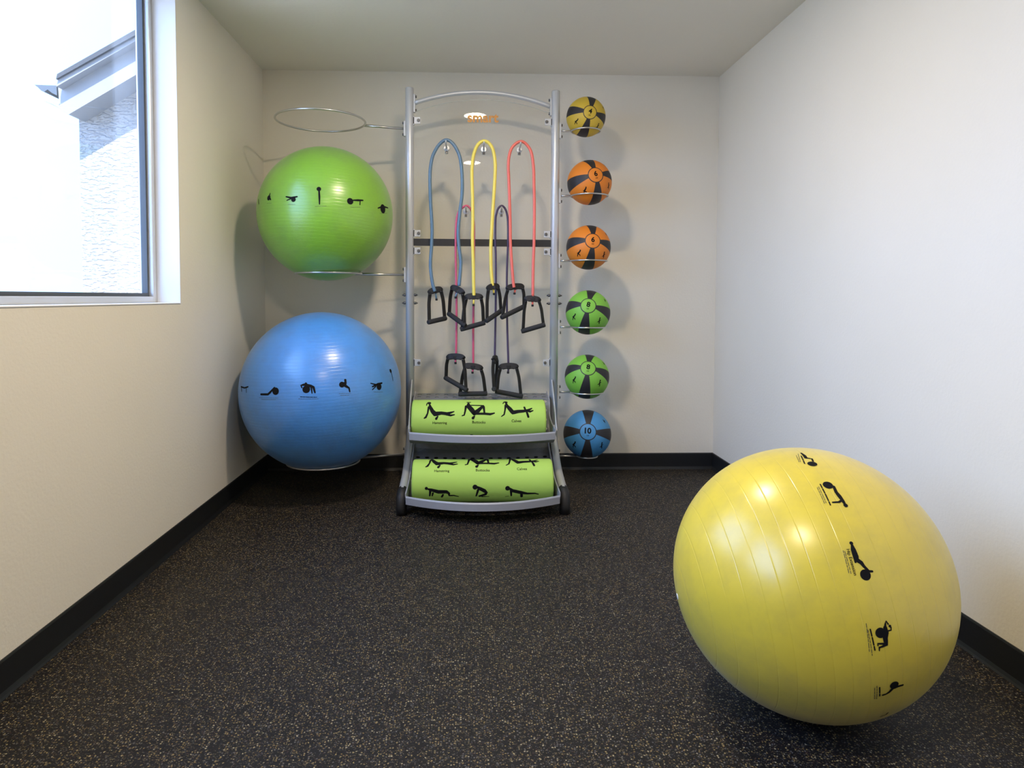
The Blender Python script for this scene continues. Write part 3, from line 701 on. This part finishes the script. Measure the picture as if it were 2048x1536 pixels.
# trays: perforated sheet bent into a trough with a bowed front edge
def tray(prof, first, half, cx, bulge, lip_h):
    """prof: (y, z) from back to front lip, straight across at the back, bowed at the front by bulge"""
    nx = 15; x0 = cx - half; pitch = 2*half/nx
    P = spline([(0, a, b_) for a, b_ in prof], 6)
    L = [0.0]
    for p, q in zip(P[:-1], P[1:]): L.append(L[-1] + (q - p).length)
    tot = L[-1]
    def surf(x, s):
        s = max(0, min(tot, s)); e = 1 - ((x - cx)/half)**2
        s = min(tot, s + 0.022*e*min(1, s/pitch)*(1 - s/tot)); i = 0
        while i < len(L)-2 and L[i+1] < s: i += 1
        t = (s - L[i])/(L[i+1] - L[i]); p = P[i].lerp(P[i+1], t)
        f = max(0, s/tot - 0.55)/0.45
        return Vector((x, p.y - bulge*e*f*f*(3-2*f), p.z))
    ny = int(round(tot/pitch)); py_ = tot/ny; mb = MB().use(M['tray']); G = 8; n = 16
    for iy in range(ny):
        for ix in range(nx):
            xm, sm = x0 + (ix+.5)*pitch, (iy+.5)*py_
            hole = first <= iy < ny - 2
            per = []
            for k in range(n):
                t = 2*PI*(k+.5)/n; cx_, cy_ = math.cos(t), math.sin(t); mx = max(abs(cx_), abs(cy_)); per.append((cx_/mx, cy_/mx))
            # put exact corners in
            outer = [surf(xm + a*pitch/2, sm + b_*py_/2) for a, b_ in per]
            corners = []
            if hole:
                rr = 0.0125
                inner = [surf(xm + rr*math.cos(2*PI*(k+.5)/n), sm + 0.85*rr*math.sin(2*PI*(k+.5)/n)) for k in range(n)]
                vs = outer + inner; fs = [(k, (k+1) % n, n+(k+1) % n, n+k) for k in range(n)]
            else:
                vs = outer + [surf(xm, sm)]; fs = [(k, (k+1) % n, n) for k in range(n)]
            # corner fillers
            for qx, qy, k in ((1,1,1), (-1,1,5), (-1,-1,9), (1,-1,13)):
                vs.append(surf(xm + qx*pitch/2, sm + qy*py_/2)); fs.append((k, len(vs)-1, (k+1) % n))
            mb.add(vs, fs)
    # front lip: folded flange following the bow, and side cheeks
    edge = [surf(x0 + 2*half*k/40, tot) for k in range(41)]
    mb.use(M['lip']); vs = []
    for p in edge:
        vs += [p + Vector((0, 0.004, 0.001)), p + Vector((0, -0.001, 0.002)), p + Vector((0, -0.005, -0.003)), p + Vector((0, -0.005, -lip_h)), p + Vector((0, -0.001, -lip_h))]
    fs = []
    for k in range(40):
        for j in range(4): fs.append((k*5+j, (k+1)*5+j, (k+1)*5+j+1, k*5+j+1))
    mb.add(vs, fs)
    for sx in (-1, 1):
        X = cx + sx*half; low = [surf(X, tot*k/24) for k in range(25)]; vs = []
        for p in low: vs += [p, p + Vector((0, 0, 0.0))]
        top_ = []
        for k, p in enumerate(low):
            t = k/24; line = low[0].z + 0.012 + (low[-1].z + 0.004 - low[0].z)*t
            top_.append(Vector((p.x, p.y, max(p.z + 0.002, line - 0.05*math.sin(PI*t)))))
        poly = low + top_[::-1]
        mb.prism(poly, (sx*0.003, 0, 0))
    return mb
cu = at(966.5, 865, 3.45); 
upz = cu.z
up_tray = rp(tray([(3.86, 0.524), (3.80, 0.517), (3.745, 0.508), (3.722, 0.470), (3.70, 0.360), (3.60, 0.3035), (3.51, 0.325), (3.45, upz)], 0, 0.376, 0.064, 0.085, 0.034), 'perforated_tray', None)
cl = at(970.5, 993, 3.26)
lo_tray = rp(tray([(3.765, 0.285), (3.755, 0.225), (3.70, 0.196), (3.62, 0.165), (3.545, 0.115), (3.49, 0.035), (3.42, 0.0255), (3.32, 0.050), (3.26, cl.z)], 2, 0.376, 0.064, 0.115, 0.034), 'perforated_tray', None)
for o in (up_tray, lo_tray):
    sm = o.modifiers.new('sheet_thickness', 'SOLIDIFY'); sm.thickness = 0.004; sm.offset = 0.0
# base legs: tubes running forward from the posts to rubber feet
for X in (XL, XR):
    pts = spline([(X, RZ, 0.36), (X, RZ - 0.045, 0.27), (X, 3.60, 0.165), (X, 3.44, 0.118), (X, 3.335, 0.104)], 7)
    leg = rp(MB().use(M['steel']).tube(pts, 0.021, 20), 'leg', None)
    k = MB().use(M['rubber'])
    k.tube([(X, 3.375, 0.104), (X, 3.335, 0.100), (X, 3.315, 0.080), (X, 3.31, 0.04), (X, 3.31, 0.003)], [0.0245, 0.0265, 0.0275, 0.0265, 0.028], 20)
    rp(k, 'rubber_foot', None, leg).location = (0, 0, 0)
    k = MB().use(M['rubber']).cyl((X, RZ, 0), (X, RZ, 0.05), 0.028, 20, bev=0.003); rp(k, 'rubber_foot', None)
    mb = MB().use(M['steel'])
    # side rail carrying both trays
    sx = 1 if X > 0 else -1
    mb.tube(spline([(X - sx*0.012, RZ - 0.01, 0.60), (X - sx*0.014, 3.66, 0.50), (X - sx*0.020, 3.52, 0.40), (X - sx*0.022, 3.47, 0.37)], 6), 0, flat=(0.02, 0.003, (0, 0, 1)))
    rp(mb, 'tray_bracket', None)

# ================================================================== foam rollers
def roller(cx, cy, cz, r, half, s0, label):
    mb = MB().use(M['roller']); N = 64
    e = 0.012
    prof = [(-half, 0.0), (-half, r - 0.03), (-half, r - e)] + [(-half + e*(1-math.cos(PI/2*k/5)), r - e + e*math.sin(PI/2*k/5)) for k in range(1, 6)]
    prof += [(-half + e + (2*half - 2*e)*k/12, r) for k in range(1, 12)]
    prof += [(-x, q) for x, q in [p for p in prof[:8]][::-1]]
    vs = [(x, -q*math.cos(2*PI*k/N), q*math.sin(2*PI*k/N)) for x, q in prof for k in range(N)]
    mb.add(vs, [(i*N+k, i*N+(k+1) % N, (i+1)*N+(k+1) % N, (i+1)*N+k) for i in range(len(prof)-1) for k in range(N)], True)
    V, F = art_build(ART_ROLLER)[0]; rr = r + 0.0006; vs = []
    for x, y in V:
        s = (y/1000 + s0)/r; vs.append((x/1000, -rr*math.cos(s), rr*math.sin(s)))
    mb.use(M['print']).add(vs, F, True)
    o = mb.build('foam_roller', None); o.location = (cx, cy, cz)
    tag(o, label, 'foam roller', 'lime green foam rollers on the rack trays')
roller(0.046, 3.61, 0.418, 0.107, 0.355, 0.005, 'lime green foam roller with black exercise figures on the upper tray of the rack')
roller(0.064, 3.42, 0.140, 0.107, 0.355, 0.078, 'lime green foam roller with black exercise figures on the lower tray near the floor')

# ================================================================== resistance bands
def webhandle(parent, Y, TL, TR, GL, GR_, plug, tube_m, edge_on=False, yaw=0.0):
    """D handle: moulded saddle, two webbing straps and a foam grip; corners given where they hang"""
    h = bpy.data.objects.new('handle', None); C.objects.link(h); h.parent = parent; h.empty_display_size = 0.02
    dy = yaw
    tl, tr, gl, gr = at(*TL, Y - dy), at(*TR, Y + dy), at(*GL, Y - 2*dy), at(*GR_, Y + 2*dy)
    d = (tr - tl); m = (tl + tr)/2; up = Vector((0, 0, 1))
    mb = MB().use(M['webbing'])
    s = [tl + Vector((0,0,-0.012)), tl + Vector((0.001,0,-0.002)), tl + d*0.15 + up*0.005, m + up*0.008, tr - d*0.15 + up*0.005, tr + Vector((-0.001,0,-0.002)), tr + Vector((0,0,-0.012))]
    mb.tube(spline(s, 4), 0, flat=(0.0165, 0.006, (0, 0.35, 1)))
    mb.box(m + Vector((-0.012, -0.011, -0.010)), m + Vector((0.012, 0.011, 0.012)), 0.003)
    sd = mb.build('saddle', None, h)
    wd = Vector((d.x, 0.9*d.length if not edge_on else d.length*3, 0)).normalized()
    for a, b_ in ((tl, gl), (tr, gr)):
        st = MB().use(M['webbing']); out = (b_ - m); out.z = 0
        k = Vector((0.004 if b_ is gr else -0.004, 0, 0))
        st.tube(spline([a + Vector((0,0,-0.004)), a.lerp(b_, 0.35) + k, a.lerp(b_, 0.7) + k*0.5, b_], 5), 0, flat=([0.0115]*16, 0.0024, (0.72, 0.69, 0)))
        st.build('strap', None, h)
    g = MB().use(M['foamgrip']); e = (gr - gl); L = e.length; e = e.normalized() if L > 1e-4 else Vector((0, 1, 0))
    g.tube([gl - e*0.010, gl - e*0.007, gl, gr, gr + e*0.007, gr + e*0.010], [0.010, 0.0125, 0.0135, 0.0135, 0.0125, 0.010], 18)
    g.build('grip', None, h)
    p = at(*plug, Y); pl_ = MB().use(tube_m); pl_.tube([m + Vector((0,0,-0.006)), p], 0.0052, 10); pl_.use(M['webbing']).cyl(p + Vector((0,0,0.006)), p - Vector((0,0,0.006)), 0.0065, 12, bev=0.002)
    pl_.build('stopper', None, h)
def band(label, path, r, m, Y, handles, yfun=None):
    t = thing('resistance_band', label, 'resistance band', (0, 0, 0), 'resistance bands hanging on the rack hooks')
    P = []
    for q in path:
        P.append(at(q[0], q[1], (q[2] if len(q) > 2 else Y)))
    t0 = MB().use(m).tube(spline(P, 6), r, 14); t0.build('tube', None, t)
    for hd in handles: webhandle(t, *hd[0:6], tube_m=m, **(hd[6] if len(hd) > 6 else {}))
    # recentre on its hook without moving the parts
    c = P[len(P)//2]; t.location = c
    for ch in list(t.children): ch.location = Vector(ch.location) - c
    return t
F1 = RZ - 0.105; F2 = RZ - 0.055
band('slate blue resistance band with black handles on the upper left hook',
     [(870, 583), (865, 566), (861, 530), (863.5, 486), (864, 452), (861, 400), (860, 350), (863, 322), (868, 306), (878.6, 289), (891.6, 280), (904.6, 286), (917, 306), (922.5, 330), (924.5, 362), (924, 390), (920, 422), (916.5, 460), (917.6, 490), (921.5, 521), (920.5, 546), (918, 572)],
     0.0092, M['t_blue'], F1,
     [(F1 + 0.012, (860, 585), (882, 580), (858.5, 644), (889.5, 637), (873, 599), {'yaw': 0.02}),
      (F1 + 0.014, (904, 576), (925, 586), (898.5, 628), (929, 650), (911, 595), {'yaw': -0.02})])
band('yellow resistance band with two black handles on the upper middle hook',
     [(948, 596), (947, 560), (946.5, 530), (945, 480), (945.5, 440), (945, 394), (943.7, 345), (946, 316), (951.5, 297), (959, 286), (968, 282), (977.5, 286), (986, 300), (990.2, 325), (990, 350), (988, 385), (984.5, 440), (981.8, 490), (981.8, 525), (983, 550), (986, 580)],
     0.0092, M['t_yellow'], F1 - 0.012,
     [(F1 - 0.012, (933, 595), (962, 595), (924, 658), (967, 646), (947, 610)),
      (F1 - 0.012, (977, 577), (996, 574), (974, 641), (1002, 622), (988, 588), {'yaw': 0.02})])
band('coral red resistance band with two black handles on the upper right hook',
     [(1028, 575), (1026, 560), (1022.4, 513), (1020.8, 480), (1020.3, 440), (1018, 368), (1016.6, 329), (1020.5, 303), (1029.6, 289), (1042, 283), (1053, 289), (1062.5, 305), (1067, 335), (1068, 370), (1068.7, 420), (1068, 486), (1066.4, 530), (1065.6, 594)],
     0.0082, M['t_coral'], F1,
     [(F1 + 0.016, (1016, 577), (1045, 574), (1005, 634), (1048, 613), (1029, 587), {'yaw': 0.02}),
      (F1 - 0.006, (1052, 599), (1078, 601), (1046, 662), (1087, 650), (1065, 611))])
band('pink resistance band on the lower left hook, partly behind the slate blue one',
     [(912, 713), (913, 640), (912.5, 570), (911.5, 520), (911.5, 470), (913, 440), (917, 425), (924, 416), (932, 411.5), (938, 414), (944, 424), (947.5, 445), (948, 480), (947.5, 540), (947, 600), (946.5, 660), (946.5, 736)],
     0.0062, M['t_pink'], F2,
     [(F2 - 0.012, (896, 715), (926, 716), (892, 756), (932, 779), (911, 726), {'yaw': -0.02}),
      (F2 - 0.030, (930, 733), (962, 737), (920, 788), (971, 787), (945, 745))])
band('dark purple resistance band with two black handles on the lower right hook',
     [(989.5, 717), (991, 640), (991.7, 571), (991.5, 513), (990.6, 486), (991, 441), (993, 427), (997, 416), (1003.6, 411.5), (1010, 417), (1014, 428), (1016, 447), (1016, 486), (1014, 540), (1013.8, 600), (1014.5, 650), (1017, 732)],
     0.0058, M['t_purple'], F2,
     [(F2 - 0.02, (987, 719), (994, 719), (988, 778), (989, 778), (989, 726), {'edge_on': True, 'yaw': 0.032}),
      (F2 - 0.015, (1001, 735), (1033, 734), (994, 783), (1042, 792), (1016, 745))])

# ================================================================== outside
struct(MB().box((-30, -20, -0.5), (LW - WT - 0.01, 30, -0.3)).build('ground', M['ground']))
nb = thing('neighbor_building', 'white stucco gabled building with grey roof edge and gutter seen through the window', 'building', (-2.4, 7, -0.3))
NO = Vector(nb.location)
def np_(mb, name, m, parent=None):
    o = mb.build(name, m); o.parent = parent or nb; o.location = -NO if parent is None else (0,0,0); return o
GY = 6.0; OH = 5.76
wx0 = at(158, 240, GY).x; e0 = at(150, 244, GY); e1 = at(283, 147, GY); sl = (e1.z - e0.z)/(e1.x - e0.x)
XE = -1.62
wall = [(wx0, GY, -0.3), (XE, GY, -0.3), (XE, GY, e0.z + sl*(XE - e0.x)), (wx0, GY, e0.z + sl*(wx0 - e0.x))]
np_(MB().prism(wall, (0, 5.0, 0)), 'stucco_wall', M['stucco'])
def board(lo0, lo1, hi0, hi1, Y0, Y1, name, m):
    a, b_ = at(*lo0, Y0), at(*lo1, Y0); c, d = at(*hi0, Y0), at(*hi1, Y0)
    def ext(p, q): k = (q.z - p.z)/(q.x - p.x); return Vector((XE, Y0, p.z + k*(XE - p.x)))
    poly = [Vector((a.x, Y0, a.z)), ext(a, b_), ext(c, d), Vector((c.x, Y0, c.z))]
    return np_(MB().prism(poly, (0, Y1 - Y0, 0)), name, m)
a_, b_, c_, d_ = [at(*q, OH) for q in ((137, 229), (283, 143), (116, 172), (283, 74))]
k1, k2 = (b_.z - a_.z)/(b_.x - a_.x), (d_.z - c_.z)/(d_.x - c_.x)
np_(MB().prism([at(119, 217, OH), a_, Vector((XE, OH, a_.z + k1*(XE - a_.x))), Vector((XE, OH, c_.z + k2*(XE - c_.x))), c_], (0, GY - OH + 0.02, 0)), 'rake_board', M['fascia'])
board((113, 173), (283, 75), (113, 158), (283, 63), OH - 0.085, GY, 'crown_board', M['fascia'])
board((112, 158), (283, 63), (114, 148), (283, 52), OH - 0.11, 11.0, 'roof_shingles', M['shingle'])
g = [at(*p, OH) for p in ((69, 169.5), (113, 171), (114, 191), (104, 186), (95, 179), (88, 183.5), (82, 181), (76, 175))]
np_(MB().prism(g, (0, 5.2, 0)), 'gutter', M['gutter'])
g = [at(*p, OH) for p in ((88, 202), (120, 201), (120, 217), (106, 209))]
np_(MB().prism(g, (0, 5.2, 0)), 'soffit', M['fascia'])
